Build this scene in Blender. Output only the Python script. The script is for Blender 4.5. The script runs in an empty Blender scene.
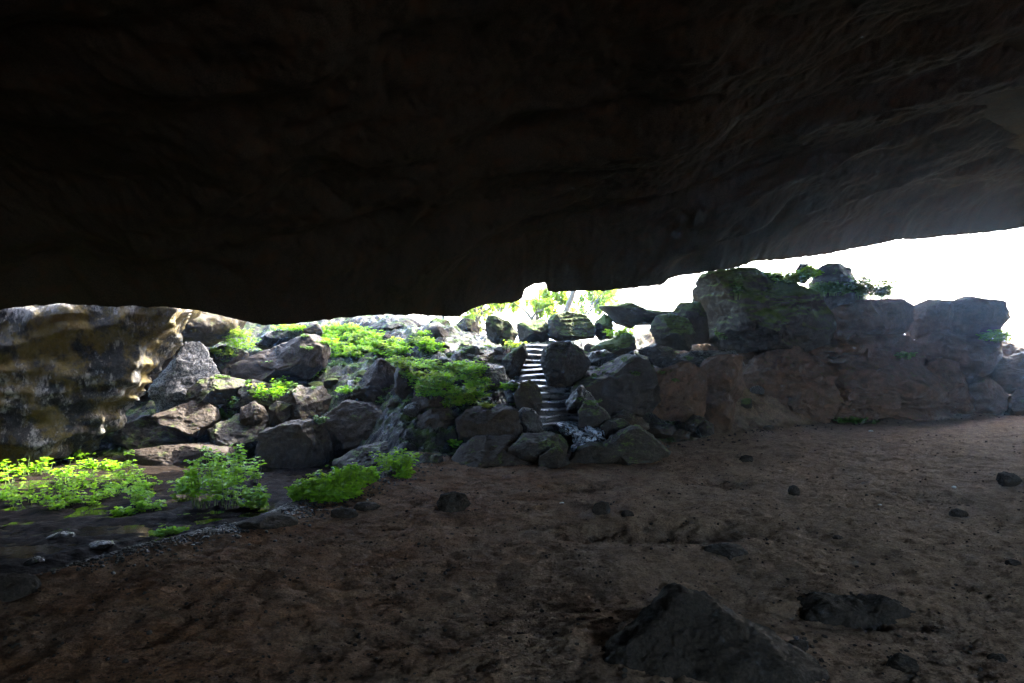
import bpy, bmesh, math, random
import numpy as np
from mathutils import Vector, Matrix

# ------------------------------------------------------------------ camera, light, exposure
S = 1.6                       # design units -> metres
F = 768.0                     # focal length in pixels (27 mm)
CAMH = 1.6
sc = bpy.context.scene
cam_d = bpy.data.cameras.new('camera'); cam_d.lens = 27.0; cam_d.sensor_width = 36.0
cam_d.clip_start = 0.05; cam_d.clip_end = 6000
cam = bpy.data.objects.new('camera', cam_d); sc.collection.objects.link(cam)
cam.location = (0, 0, CAMH*S); cam.rotation_euler = (math.radians(90), 0, 0)
sc.camera = cam

SUN_EL, SUN_AZ = 42.0, 46.0   # azimuth measured from +Y (view direction) towards +X (right)
w = bpy.data.worlds.new('World'); sc.world = w; w.use_nodes = True
nt = w.node_tree; nt.nodes.clear()
sky = nt.nodes.new('ShaderNodeTexSky'); sky.sky_type = 'NISHITA'; sky.sun_disc = False
sky.sun_elevation = math.radians(SUN_EL); sky.sun_rotation = math.radians(SUN_AZ)
sky.air_density = 1.0; sky.dust_density = 3.0; sky.ozone_density = .4
bg = nt.nodes.new('ShaderNodeBackground'); bg.inputs['Strength'].default_value = 0.15
wo = nt.nodes.new('ShaderNodeOutputWorld')
nt.links.new(sky.outputs[0], bg.inputs[0]); nt.links.new(bg.outputs[0], wo.inputs[0])
sd = bpy.data.lights.new('sun', 'SUN'); sd.energy = 2.1; sd.angle = math.radians(1.0); sd.color = (1, .95, .86)
sun = bpy.data.objects.new('sun', sd); sc.collection.objects.link(sun)
el, az = math.radians(SUN_EL), math.radians(SUN_AZ)
dirv = Vector((math.sin(az)*math.cos(el), math.cos(az)*math.cos(el), math.sin(el)))
sun.rotation_euler = dirv.to_track_quat('Z', 'Y').to_euler(); sun.location = dirv*60
sc.view_settings.view_transform = 'Standard'; sc.view_settings.look = 'None'
sc.view_settings.exposure = 4.65; sc.view_settings.gamma = 1.0
sc.render.engine = 'CYCLES'
sc.cycles.max_bounces = 8; sc.cycles.diffuse_bounces = 5; sc.cycles.glossy_bounces = 3
sc.cycles.transmission_bounces = 4; sc.cycles.volume_bounces = 0
sc.cycles.use_denoising = True

rng = np.random.default_rng(7)
random.seed(7)

# ------------------------------------------------------------------ noise
def _hash(i, j, k, seed):
    n = (i*374761393 + j*668265263 + k*2147483647 + seed*144665) & 0xffffffff
    n = ((n ^ (n >> 13))*1274126177) & 0xffffffff
    n = ((n ^ (n >> 16))*2246822519) & 0xffffffff
    return (n ^ (n >> 15)) & 0xffffffff
def perlin(P, seed=0):
    P = np.asarray(P, float)
    Pi = np.floor(P).astype(np.int64); f = P-Pi
    u = f*f*f*(f*(f*6-15)+10)
    out = 0
    for dx in (0, 1):
        for dy in (0, 1):
            for dz in (0, 1):
                h = _hash(Pi[:, 0]+dx, Pi[:, 1]+dy, Pi[:, 2]+dz, seed)
                a = (h & 1023)/1023.*2*np.pi; c = ((h >> 10) & 1023)/1023.*2-1
                s_ = np.sqrt(1-c*c)
                g = (f[:, 0]-dx)*np.cos(a)*s_ + (f[:, 1]-dy)*np.sin(a)*s_ + (f[:, 2]-dz)*c
                wt = (u[:, 0] if dx else 1-u[:, 0])*(u[:, 1] if dy else 1-u[:, 1])*(u[:, 2] if dz else 1-u[:, 2])
                out = out + wt*g
    return out*1.5
def fbm(P, oct=4, seed=0, gain=.5, ridged=False):
    a, s_, out = 1.0, 1.0, 0
    for o in range(oct):
        n = perlin(np.asarray(P)*s_ + 17.3*o, seed+o)
        if ridged: n = .5-np.abs(n)*1.6
        out = out+a*n; a *= gain; s_ *= 2.03
    return out
def sstep(a, b, x):
    t = np.clip((x-a)/(b-a), 0, 1); return t*t*(3-2*t)

# ------------------------------------------------------------------ mesh helpers
def tag(o, label=None, cat=None, group=None, kind=None):
    if label: o['label'] = label
    if cat: o['category'] = cat
    if group: o['group'] = group
    if kind: o['kind'] = kind
    return o
def mesh_from(name, V, Fc, smooth=True, origin=(0, 0, 0)):
    """V in design units (absolute), origin in design units"""
    V = (np.asarray(V, float)-np.asarray(origin))*S
    me = bpy.data.meshes.new(name)
    if isinstance(Fc, np.ndarray):
        n, k = Fc.shape
        me.vertices.add(len(V)); me.vertices.foreach_set('co', V.ravel())
        me.loops.add(n*k); me.loops.foreach_set('vertex_index', Fc.ravel().astype(np.int32))
        me.polygons.add(n)
        me.polygons.foreach_set('loop_start', np.arange(0, n*k, k, dtype=np.int32))
        me.polygons.foreach_set('loop_total', np.full(n, k, np.int32))
        me.update(calc_edges=True)
    else:
        me.from_pydata(V.tolist(), [], Fc)
    me.polygons.foreach_set('use_smooth', np.full(len(me.polygons), smooth))
    me.update()
    return me
def obj(name, me, mats, origin=(0, 0, 0), parent=None):
    if not isinstance(mats, (list, tuple)): mats = [mats]
    for m in mats:
        if len(me.materials) < len(mats): me.materials.append(m)
    o = bpy.data.objects.new(name, me); sc.collection.objects.link(o)
    if parent is not None: o.parent = parent
    o.location = Vector(origin)*S
    return o
def empty(name, loc):
    o = bpy.data.objects.new(name, None); sc.collection.objects.link(o)
    o.empty_display_size = .2; o.location = Vector(loc)*S
    return o

# ------------------------------------------------------------------ materials
class N:
    def __init__(s, name):
        s.m = bpy.data.materials.new(name); s.m.use_nodes = True
        s.t = s.m.node_tree; s.t.nodes.clear()
        s.out = s.n('ShaderNodeOutputMaterial')
        s.co = s.n('ShaderNodeTexCoord').outputs['Object']
    def n(s, t, **kw):
        x = s.t.nodes.new(t)
        for k, v in kw.items(): setattr(x, k, v)
        return x
    def l(s, a, b): s.t.links.new(a, b)
    def noise(s, scale, detail=5, rough=.6, vec=None, dist=0, off=0):
        x = s.n('ShaderNodeTexNoise'); x.inputs['Scale'].default_value = scale
        x.inputs['Detail'].default_value = detail; x.inputs['Roughness'].default_value = rough
        x.inputs['Distortion'].default_value = dist
        v = vec or s.co
        if off:
            a = s.n('ShaderNodeVectorMath', operation='ADD'); a.inputs[1].default_value = (off, off*.7, off*1.3)
            s.l(v, a.inputs[0]); v = a.outputs[0]
        s.l(v, x.inputs['Vector']); return x.outputs['Fac']
    def vor(s, scale, feature='F1', vec=None):
        x = s.n('ShaderNodeTexVoronoi'); x.feature = feature; x.inputs['Scale'].default_value = scale
        s.l(vec or s.co, x.inputs['Vector']); return x.outputs['Distance']
    def ramp(s, fac, pts):
        r = s.n('ShaderNodeValToRGB'); e = r.color_ramp.elements
        while len(e) > 1: e.remove(e[-1])
        for i, (p, c) in enumerate(pts):
            c = (c, c, c, 1) if not isinstance(c, tuple) else (*c[:3], 1)
            if i == 0: e[0].position = p; e[0].color = c
            else:
                q = e.new(p); q.color = c
        s.l(fac, r.inputs[0]); return r.outputs[0]
    def mix(s, fac, a, b, mode='MIX'):
        m = s.n('ShaderNodeMix', data_type='RGBA', blend_type=mode)
        for sock, v in ((0, fac), (6, a), (7, b)):
            if isinstance(v, (int, float)): m.inputs[sock].default_value = v
            elif isinstance(v, tuple): m.inputs[sock].default_value = (*v[:3], 1)
            else: s.l(v, m.inputs[sock])
        return m.outputs[2]
    def math(s, op, a, b=0, clamp=False):
        m = s.n('ShaderNodeMath', operation=op, use_clamp=clamp)
        for i, v in enumerate((a, b)):
            if isinstance(v, (int, float)): m.inputs[i].default_value = v
            else: s.l(v, m.inputs[i])
        return m.outputs[0]
    def up(s, lo=.3, hi=.8):
        g = s.n('ShaderNodeNewGeometry'); x = s.n('ShaderNodeSeparateXYZ'); s.l(g.outputs['Normal'], x.inputs[0])
        mr = s.n('ShaderNodeMapRange'); mr.inputs[1].default_value = lo; mr.inputs[2].default_value = hi
        s.l(x.outputs[2], mr.inputs[0]); return mr.outputs[0]
    def bump(s, h, strength=.5, dist=.05, prev=None):
        b = s.n('ShaderNodeBump'); b.inputs['Strength'].default_value = strength
        b.inputs['Distance'].default_value = dist; s.l(h, b.inputs['Height'])
        if prev is not None: s.l(prev, b.inputs['Normal'])
        return b.outputs[0]
    def bsdf(s, col, rough=.9, normal=None, spec=.5):
        p = s.n('ShaderNodeBsdfPrincipled')
        for k, v in (('Base Color', col), ('Roughness', rough), ('Specular IOR Level', spec)):
            if isinstance(v, (int, float)): p.inputs[k].default_value = v
            elif isinstance(v, tuple): p.inputs[k].default_value = (*v[:3], 1)
            else: s.l(v, p.inputs[k])
        if normal is not None: s.l(normal, p.inputs['Normal'])
        s.l(p.outputs[0], s.out.inputs[0]); return p

def rock_mat(name, dark, light, moss=0.0, mosscol=(.05, .075, .012), rlo=.55, rhi=.95, speck=0, rust=None, lichen=None, bumpk=1.0, spec=.22, bd=1.0):
    n = N(name)
    a = n.noise(1.3, 6, .62); b = n.noise(7, 8, .7, off=3.1); c = n.noise(38, 6, .75, off=9)
    t = n.ramp(n.math('ADD', n.math('MULTIPLY', a, .5), n.math('MULTIPLY', b, .5)), [(.36, 0.0), (.66, 1.0)])
    col = n.mix(t, dark, light)
    col = n.mix(n.ramp(c, [(.3, 0.0), (.7, 1.0)]), n.mix(.5, col, (0, 0, 0)), n.mix(.07, col, (.6, .54, .46)))
    if rust:
        col = n.mix(n.ramp(n.noise(2.4, 5, .7, off=21), [(.5, 0.0), (.66, .8)]), col, rust)
    cr = n.vor(2.2, 'DISTANCE_TO_EDGE', None)
    if speck:
        k = n.ramp(n.noise(19, 6, .8, off=5), [(.46, 1.0), (.56, 0.0)])
        col = n.mix(n.math('MULTIPLY', k, speck), col, (.015, .015, .016))
    if lichen:
        col = n.mix(n.ramp(n.noise(1.7, 6, .72, off=31), [(.52, 0.0), (.62, .85)]), col, lichen)
    if moss > 0:
        k = n.math('MULTIPLY', n.up(.15, .75), n.ramp(n.noise(3.3, 7, .75, off=13), [(.62-moss*.35, 0.0), (.72-moss*.3, 1.0)]))
        mc = n.mix(n.noise(30, 4), mosscol, tuple(x*1.9 for x in mosscol))
        col = n.mix(k, col, mc)
    r = n.n('ShaderNodeMapRange'); r.inputs[1].default_value = .35; r.inputs[2].default_value = .65
    r.inputs[3].default_value = rlo; r.inputs[4].default_value = rhi; n.l(n.noise(4.5, 5, .7, off=40), r.inputs[0])
    h1 = n.bump(n.noise(5, 10, .68, off=2), .7*bumpk, .12*bd)
    h2 = n.bump(n.noise(26, 8, .8, off=7), .6*bumpk, .03*bd, h1)
    n.bsdf(col, r.outputs[0], h2, spec); return n.m

M = {}
M['basalt'] = rock_mat('dark_basalt', (0.0065, 0.0038, 0.0020), (0.0235, 0.0139, 0.0066), moss=.35, rlo=.5)
M['brown'] = rock_mat('brown_rock', (0.0129, 0.0067, 0.0030), (0.0376, 0.0196, 0.0083), moss=.12, rlo=.65)
M['wet'] = rock_mat('wet_rock', (0.0148, 0.0140, 0.0136), (0.0556, 0.0504, 0.0462), moss=.25, rlo=.14, rhi=.5)
M['mossy'] = rock_mat('mossy_rock', (0.0117, 0.0086, 0.0048), (0.0382, 0.0263, 0.0135), moss=.95, mosscol=(.05, .075, .014), rlo=.7)
M['grey'] = rock_mat('grey_rock', (0.0157, 0.0103, 0.0055), (0.0608, 0.0400, 0.0215), moss=.2, rlo=.5)
M['white'] = rock_mat('pale_rock', (0.1564, 0.1564, 0.1613), (0.5376, 0.5376, 0.5474), moss=.1, speck=.9, rlo=.4)
M['wall'] = rock_mat('lichen_wall', (0.0102, 0.0085, 0.0066), (0.2086, 0.1935, 0.1697), moss=.0, speck=.75, rlo=.25, rhi=.6, lichen=(.075, .055, .010), bumpk=2.2, bd=3)
M['ledge'] = rock_mat('ledge_rock', (0.0225, 0.0163, 0.0059), (0.1122, 0.0864, 0.0477), moss=.3, lichen=(.12, .09, .012), rlo=.5, bumpk=1.3)
M['tan'] = rock_mat('tan_rock', (0.0118, 0.0073, 0.0032), (0.0431, 0.0255, 0.0107), moss=.4, mosscol=(.09, .10, .02), rlo=.7)
M['massif'] = rock_mat('massif_rock', (0.0492, 0.0259, 0.0127), (0.1464, 0.0761, 0.0362), moss=.12, rlo=.7, rust=(.13, .075, .045), bumpk=1.4)
M['clod'] = rock_mat('earth_clod', (0.0060, 0.0035, 0.0018), (0.0219, 0.0126, 0.0067), rlo=.9, bumpk=1.4, spec=.2)
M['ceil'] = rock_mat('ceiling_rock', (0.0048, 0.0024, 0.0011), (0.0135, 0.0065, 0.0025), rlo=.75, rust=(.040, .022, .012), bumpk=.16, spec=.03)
def wall_mat(name, dark, light, och, th=.5, w_=.05):
    n = N(name)
    mp = n.n('ShaderNodeMapping'); mp.inputs['Rotation'].default_value = (0, math.radians(-35), 0); mp.inputs['Scale'].default_value = (1, 1, .45)
    n.l(n.co, mp.inputs[0]); v = mp.outputs[0]
    a = n.noise(3.2, 10, .78, v); b = n.noise(11, 8, .75, v, off=4); c = n.noise(.8, 4, .6, off=9)
    f = n.math('ADD', n.math('MULTIPLY', a, .45), n.math('MULTIPLY', b, .55))
    f = n.math('ADD', f, n.math('MULTIPLY', n.math('SUBTRACT', c, .5), .5))
    col = n.mix(n.ramp(f, [(th-w_, 0.0), (th+w_, 1.0)]), dark, light)
    k = n.ramp(n.noise(.9, 7, .7, off=31), [(.46, 0.0), (.54, .9)])
    col = n.mix(k, col, n.mix(n.noise(14, 5, .7), tuple(x*.25 for x in och), tuple(x*1.3 for x in och)))
    h = n.bump(a, 1.0, .35); h = n.bump(b, .8, .10, h); h = n.bump(n.noise(45, 5, .7), .6, .02, h)
    r_ = n.ramp(b, [(.4, .3), (.6, .7)])
    n.bsdf(col, r_, h, .35); return n.m
M['wall'] = wall_mat('lichen_streaked_wall', (.02, .018, .015), (.42, .40, .38), (.20, .14, .012), .54, .035)
M['gravel'] = rock_mat('wet_gravel', (0.0032, 0.0032, 0.0040), (0.0144, 0.0136, 0.0144), rlo=.25, rhi=.6, spec=.12)

def leaf_mat(name, c1, c2, tr=.5):
    n = N(name)
    col = n.mix(n.ramp(n.noise(6, 3), [(.35, 0.0), (.65, 1.0)]), c1, c2)
    d = n.n('ShaderNodeBsdfPrincipled'); n.l(col, d.inputs['Base Color']); d.inputs['Roughness'].default_value = .45
    d.inputs['Specular IOR Level'].default_value = .35
    t = n.n('ShaderNodeBsdfTranslucent'); n.l(n.mix(.35, col, (.35, .55, .02)), t.inputs['Color'])
    mx = n.n('ShaderNodeMixShader'); mx.inputs[0].default_value = tr
    n.l(d.outputs[0], mx.inputs[1]); n.l(t.outputs[0], mx.inputs[2]); n.l(mx.outputs[0], n.out.inputs[0]); return n.m
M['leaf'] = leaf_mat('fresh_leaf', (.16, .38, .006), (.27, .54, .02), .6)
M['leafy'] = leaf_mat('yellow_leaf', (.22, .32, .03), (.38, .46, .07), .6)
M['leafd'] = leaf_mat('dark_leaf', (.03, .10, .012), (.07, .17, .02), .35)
def plain(name, c, r=.8):
    n = N(name); col = n.mix(n.noise(8, 4), tuple(x*.6 for x in c), tuple(x*1.3 for x in c))
    n.bsdf(col, r, n.bump(n.noise(30, 4), .4, .02)); return n.m
M['stem'] = plain('green_stem', (.10, .16, .03))
M['bark'] = plain('bark', (.10, .075, .05))
M['twig'] = plain('pale_twig', (.16, .13, .09))
M['chip'] = plain('pale_chip', (.6, .6, .58), .5)

# ------------------------------------------------------------------ terrain
FX = np.array([-30, -9, -5, -3, -1.6, -.5, .6, 2.2, 4, 7.3, 12, 20, 60.])
FY = np.array([13, 13, 12.6, 12., 10.3, 10.6, 11.2, 11.8, 13.3, 16.1, 17.3, 17.8, 18.3])
EY = np.array([-20, 2, 4, 5, 6, 6.75, 8, 9, 10, 12.5, 14, 20])
EX = np.array([-7, -5.5, -3.9, -3.2, -2.75, -2.25, -1.95, -1.35, -1.2, -1.8, -3, -6])
STX_Y = np.array([11.0, 11.8, 12.6, 13.3, 13.7, 15.2, 17])
STX_X = np.array([.78, .68, .60, .52, .38, .42, .5])
PITS = [(.75, 8.4, .33, .25, .13), (1.25, 6.5, .75, .30, .15), (2.4, 8.7, .42, .30, .12), (1.0, 6.3, .3, .2, .05),
        (4.35, 7.9, .5, .25, .05), (2.0, 4.55, .35, .12, .05), (3.0, 10.6, .8, .3, .04)]
HUMPS = [(2.0, 4.75, .45, .2, .05), (.9, 4.1, .7, .5, .06)]
def height(X, Y):
    X = np.asarray(X, float); Y = np.asarray(Y, float)
    X, Y = np.broadcast_arrays(X, Y)
    P2 = np.stack([X.ravel(), Y.ravel(), np.zeros(X.size)], 1)
    n1 = fbm(P2*.35, 3, 11).reshape(X.shape); n2 = fbm(P2*1.6, 4, 21).reshape(X.shape)
    yf = np.interp(X, FX, FY)
    xe = np.interp(Y, EY, EX) + .18*n2
    basin = sstep(0, .95, xe-X)*sstep(25, 14, Y)
    z = .06*n1 + .022*n2 + .03*sstep(.9, .2, X-xe)
    z = z*(1-basin) + basin*(-.33+.045*n2)
    # boulder slope and plateau beyond
    plat = 1.50+.40*sstep(.0, -1.6, X)+.42*sstep(-1.8, -3.2, X)+.45*sstep(2.8, 4.0, X)-.5*sstep(7, 12, X)
    t = Y-yf
    ramp = np.clip(t, 0, None)*.40
    base = np.where(basin > 0, -.33*basin, 0)
    zz = plat - np.log1p(np.exp(np.clip((plat-(base+ramp))*5, -40, 40)))/5
    rock = sstep(-.1, .9, t)
    z = np.where(t > 0, z*(1-rock)+rock*np.maximum(zz, z), z)
    z = z + rock*sstep(30, 18, Y)*(.10*n2+.05*n1)
    # stair corridor
    sx = np.interp(Y, STX_Y, STX_X)
    c = sstep(.62, .42, np.abs(X-sx))*sstep(11.2, 11.7, Y)*sstep(16.2, 15.4, Y)
    z = z*(1-c) + c*(.30+(Y-11.8)*.36-.12)
    far = sstep(22, 60, Y); z = z*(1-far)+far*(1.1+.25*n1)
    n3 = fbm(P2*4.5, 4, 27, .6).reshape(X.shape); wx_ = X+.10*n3+.12*n2; wy_ = Y+.10*fbm(P2*4.5+40, 4, 28, .6).reshape(X.shape)
    for px, py, ax, ay, d in PITS:
        q = ((wx_-px)/ax)**2+((wy_-py)/ay)**2
        z = z - d*np.exp(-(q**1.2))*(1+.5*n3)
    for px, py, ax, ay, d in HUMPS:
        if ax: z = z + d*np.exp(-(((wx_-px)/ax)**2+((wy_-py)/ay)**2)**1.1)*(1+.3*n3)
    return z
def fine(X, Y, z):
    """extra crumbly relief for the near floor"""
    P = np.stack([X.ravel(), Y.ravel(), np.zeros(X.size)], 1)
    a = fbm(P*5, 4, 51, .55).reshape(X.shape); b = fbm(P*17, 3, 71, .6, True).reshape(X.shape)
    k = sstep(-.5, .1, np.interp(X, FX, FY)-Y)
    xe = np.interp(Y, EY, EX); dry = sstep(-.3, .2, X-xe)
    rockz = (1-k)*sstep(26, 19, Y)
    return z + k*(dry*(.015*a+.009*b+.008*np.clip(a,-1,0))+(1-dry)*(.02*a+.006*b)) + rockz*(.07*a+.02*b)

def graded(segs):
    out = []
    for a, b, n in segs: out += list(np.linspace(a, b, n, endpoint=False))
    out.append(segs[-1][1]); return np.array(out)
gx = graded([(-240, -60, 8), (-60, -16, 22), (-16, -8.5, 60), (-8.5, -4, 130), (-4, 5, 460), (5, 12, 200), (12, 18, 60), (18, 60, 22), (60, 240, 8)])
gy = graded([(-60, -14, 12), (-14, 2.5, 50), (2.5, 5.5, 190), (5.5, 9, 180), (9, 13, 150), (13, 20, 150), (20, 40, 50), (40, 330, 16)])
GX, GY = np.meshgrid(gx, gy)
GZ = fine(GX, GY, height(GX, GY))
V = np.stack([GX.ravel(), GY.ravel(), GZ.ravel()], 1)
nx, ny = len(gx), len(gy)
ii = np.arange(nx*ny).reshape(ny, nx)
Q = np.stack([ii[:-1, :-1].ravel(), ii[:-1, 1:].ravel(), ii[1:, 1:].ravel(), ii[1:, :-1].ravel()], 1)
me = mesh_from('ground', V, Q)
xe = np.interp(GY, EY, EX)
mask = me.color_attributes.new('zone', 'FLOAT_COLOR', 'POINT')
P2 = np.stack([GX.ravel(), GY.ravel(), np.zeros(GX.size)], 1)
nn = fbm(P2*2.2, 3, 91)
rk = sstep(-.2, .35, (GY-np.interp(GX, FX, FY)).ravel()+.3*nn)*(1-.8*sstep(2.5, 3.6, GX.ravel()))
wt_ = sstep(.0, .35, (xe-GX).ravel()+.25*nn)
outz = sstep(18, 21, GY.ravel())
red = sstep(1.0, -1.5, (GX).ravel()-.35*(GY.ravel()-5)+1.2*nn)
mask.data.foreach_set('color', np.stack([rk, wt_, outz, red], 1).ravel())
n = N('ground_material')
at = n.n('ShaderNodeAttribute', attribute_name='zone'); sp = n.n('ShaderNodeSeparateColor'); n.l(at.outputs['Color'], sp.inputs[0])
rkf, wtf, otf, rdf = sp.outputs[0], sp.outputs[1], sp.outputs[2], at.outputs['Alpha']
a = n.noise(1.1, 6, .6); b = n.noise(6, 8, .72, off=4); c = n.noise(40, 6, .8, off=8)
d1 = n.mix(n.ramp(b, [(.3, 0.0), (.7, 1.0)]), (.165, .104, .065), (.42, .290, .190))
d2 = n.mix(n.ramp(b, [(.3, 0.0), (.7, 1.0)]), (.105, .050, .022), (.30, .155, .078))
dirt = n.mix(n.math('MULTIPLY', rdf, n.ramp(a, [(.35, .3), (.6, 1.0)])), d1, d2)
dirt = n.mix(n.ramp(c, [(.36, .75), (.6, 0.0)]), dirt, (.022, .016, .012))
dirt = n.mix(n.ramp(n.noise(2.3, 7, .75, off=17), [(.52, 0.0), (.68, .4)]), dirt, (.04, .033, .027))
mud = n.mix(n.ramp(b, [(.35, 0.0), (.65, 1.0)]), (.006, .005, .004), (.024, .017, .013))
rockc = n.mix(n.ramp(b, [(.35, 0.0), (.65, 1.0)]), (.008, .007, .007), (.030, .027, .025))
mossk = n.math('MULTIPLY', n.up(.5, .9), n.ramp(n.noise(2.6, 7, .75, off=12), [(.47, 0.0), (.57, 1.0)]))
rockc = n.mix(mossk, rockc, n.mix(c, (.03, .06, .01), (.08, .13, .02)))
out_ = n.mix(n.ramp(b, [(.3, 0.0), (.7, 1.0)]), (.05, .06, .03), (.11, .105, .07))
col = n.mix(wtf, dirt, mud); col = n.mix(rkf, col, rockc); col = n.mix(otf, col, out_)
rough = n.math('SUBTRACT', .96, n.math('MULTIPLY', n.math('MAXIMUM', n.math('MULTIPLY', wtf, .5), rkf), n.ramp(n.noise(3.2, 5, .7, off=33), [(.4, .25), (.6, .78)])), True)
h1 = n.bump(n.noise(4, 9, .7), .8, .10); h2 = n.bump(n.noise(22, 9, .8, off=3), .9, .05, h1)
h3 = n.bump(n.vor(30), .25, .02, h2)
n.bsdf(col, rough, h3, n.math('SUBTRACT', n.math('ADD', .08, n.math('MULTIPLY', rkf, .05)), n.math('MULTIPLY', wtf, .06), True)); M['ground'] = n.m
ground = tag(obj('ground', me, M['ground']), kind='structure')

# pool
WZ = -.338
n = N('pool_water'); p = n.bsdf((.02, .017, .012), .06, n.bump(n.noise(6, 3, .5), .25, .01), .6)
n.l(n.ramp(n.noise(1.5, 4), [(.3, (.016, .014, .010)), (.7, (.035, .028, .018))]), p.inputs['Base Color'])
wx = np.linspace(-16, -1.2, 60); wy = np.linspace(-4, 14.5, 60)
WX, WY = np.meshgrid(wx, wy); ii2 = np.arange(3600).reshape(60, 60)
WQ = np.stack([ii2[:-1, :-1].ravel(), ii2[:-1, 1:].ravel(), ii2[1:, 1:].ravel(), ii2[1:, :-1].ravel()], 1)
tag(obj('pool_water', mesh_from('pool_water', np.stack([WX.ravel(), WY.ravel(), np.full(3600, WZ)], 1), WQ), n.m), kind='structure')

# ------------------------------------------------------------------ cave ceiling
LP = [(-700, 470), (-420, 420), (-300, 330), (-160, 300), (-60, 300), (0, 303), (60, 304), (100, 306), (160, 307), (200, 311), (235, 320), (262, 326), (300, 323), (340, 318),
      (385, 315), (420, 315), (445, 317), (460, 316), (475, 308), (490, 304), (511, 303), (522, 299), (525, 290), (536, 284), (545, 283), (548.5, 291.5),
      (582, 292), (602, 291), (635, 288), (660, 286), (668, 280), (677, 276), (704, 272.5), (737, 268), (756, 261), (770, 261), (790, 259), (827, 254), (880, 244),
      (902, 240), (960, 236), (1024, 228), (1150, 210), (1300, 190), (1550, 190), (1800, 240), (2000, 350), (2200, 480)]
LP = np.array(LP, float)
def lipD(px): return np.interp(px, [-700, 0, 200, 330, 430, 520, 640, 700, 800, 1024, 1400, 2200], [9, 10.2, 10.8, 12.0, 13.4, 15.0, 15.8, 16.6, 18.2, 20.8, 20.5, 10])
lD = lipD(LP[:, 0]); lX = (LP[:, 0]-512)/F*lD; lZ = CAMH+(341.5-LP[:, 1])/F*lD
cx = graded([(-16, -7, 80), (-7, 7, 760), (7, 12, 160), (12, 24, 90)])
zl = np.interp(cx, lX, lZ); dl = np.interp(cx, lX, lD)
m1 = fbm(np.stack([cx*3.2, cx*0, cx*0], 1), 4, 5)*.035; m2 = fbm(np.stack([cx*.9, cx*0+4, cx*0], 1), 3, 6)*.3
zl = zl + np.abs(m1)*.6; dl = dl+m2
smooth_zl = np.convolve(np.pad(zl, 60, 'edge'), np.ones(121)/121, 'same')[60:-60]
ds = np.concatenate([np.linspace(0, .6, 22), np.linspace(.65, 9, 230), np.linspace(9.2, 26, 90)])
rows = []
for d in ds:
    Y = dl-d
    zb = smooth_zl + .25*(1-math.exp(-d/1.5))*(np.interp(cx, [-16, 24], [0, 0])) + (zl-smooth_zl)*math.exp(-d/.5)
    de = np.maximum(d-m2*(1-math.exp(-d/.8)), 0)
    rise = 2.5*(1-np.exp(-de/4.2)) + .12*(1-math.exp(-d/.25))
    z = zb+rise
    P = np.stack([cx, Y, z*0], 1)
    amp = min(1, d/1.2)
    warp = fbm(P*.5, 2, 33)
    big = fbm(P*np.array([.28, .62, 1])+warp[:, None]*.3, 3, 31, .38); med = fbm(P*np.array([1.1, 1.1, 1])+big[:, None], 4, 41, .5, True)
    sml = fbm(P*4.5, 4, 61, .6)
    z = z + amp*(.36*big+.04*med) + amp*.006*sml + .015*sml
    z = z - 5.5*sstep(-5, -14.5, Y) - 5.5*sstep(14, 22, cx) - 5*sstep(-8.5, -13, cx)*sstep(9.5, 8, Y) - 1.0*sstep(-6, -10, cx)
    rows.append(np.stack([cx, Y, z], 1))
under = rows[::-1]
front = []
for k, (dy, dz) in enumerate([(.06, .05), (.16, .14), (.30, .28), (.42, .5), (.5, .8), (.6, 1.2), (.85, 1.7), (1.3, 2.2), (1.2, 2.8)]):
    P = np.stack([cx, dl+dy, zl*0+dz], 1); r = fbm(P*2.2, 4, 77)
    front.append(np.stack([cx, dl+dy+.18*r*min(1, dz), zl*(1-dz/4)+smooth_zl*dz/4+dz], 1))
top = [np.stack([cx, dl-d, np.full_like(cx, 5.6+.05*d)], 1) for d in (1, 6, 14, 27)]
allr = under+front+top
V = np.concatenate(allr); nr = len(allr); nc = len(cx)
ii = np.arange(nr*nc).reshape(nr, nc)
Q = np.stack([ii[:-1, :-1].ravel(), ii[1:, :-1].ravel(), ii[1:, 1:].ravel(), ii[:-1, 1:].ravel()], 1)
Q2 = np.stack([ii[-1, :-1], ii[0, :-1], ii[0, 1:], ii[-1, 1:]], 1)
Q = np.concatenate([Q, Q2])
me = mesh_from('cave_ceiling', V, Q)
ceiling = tag(obj('cave_ceiling', me, M['ceil']), kind='structure')

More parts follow.
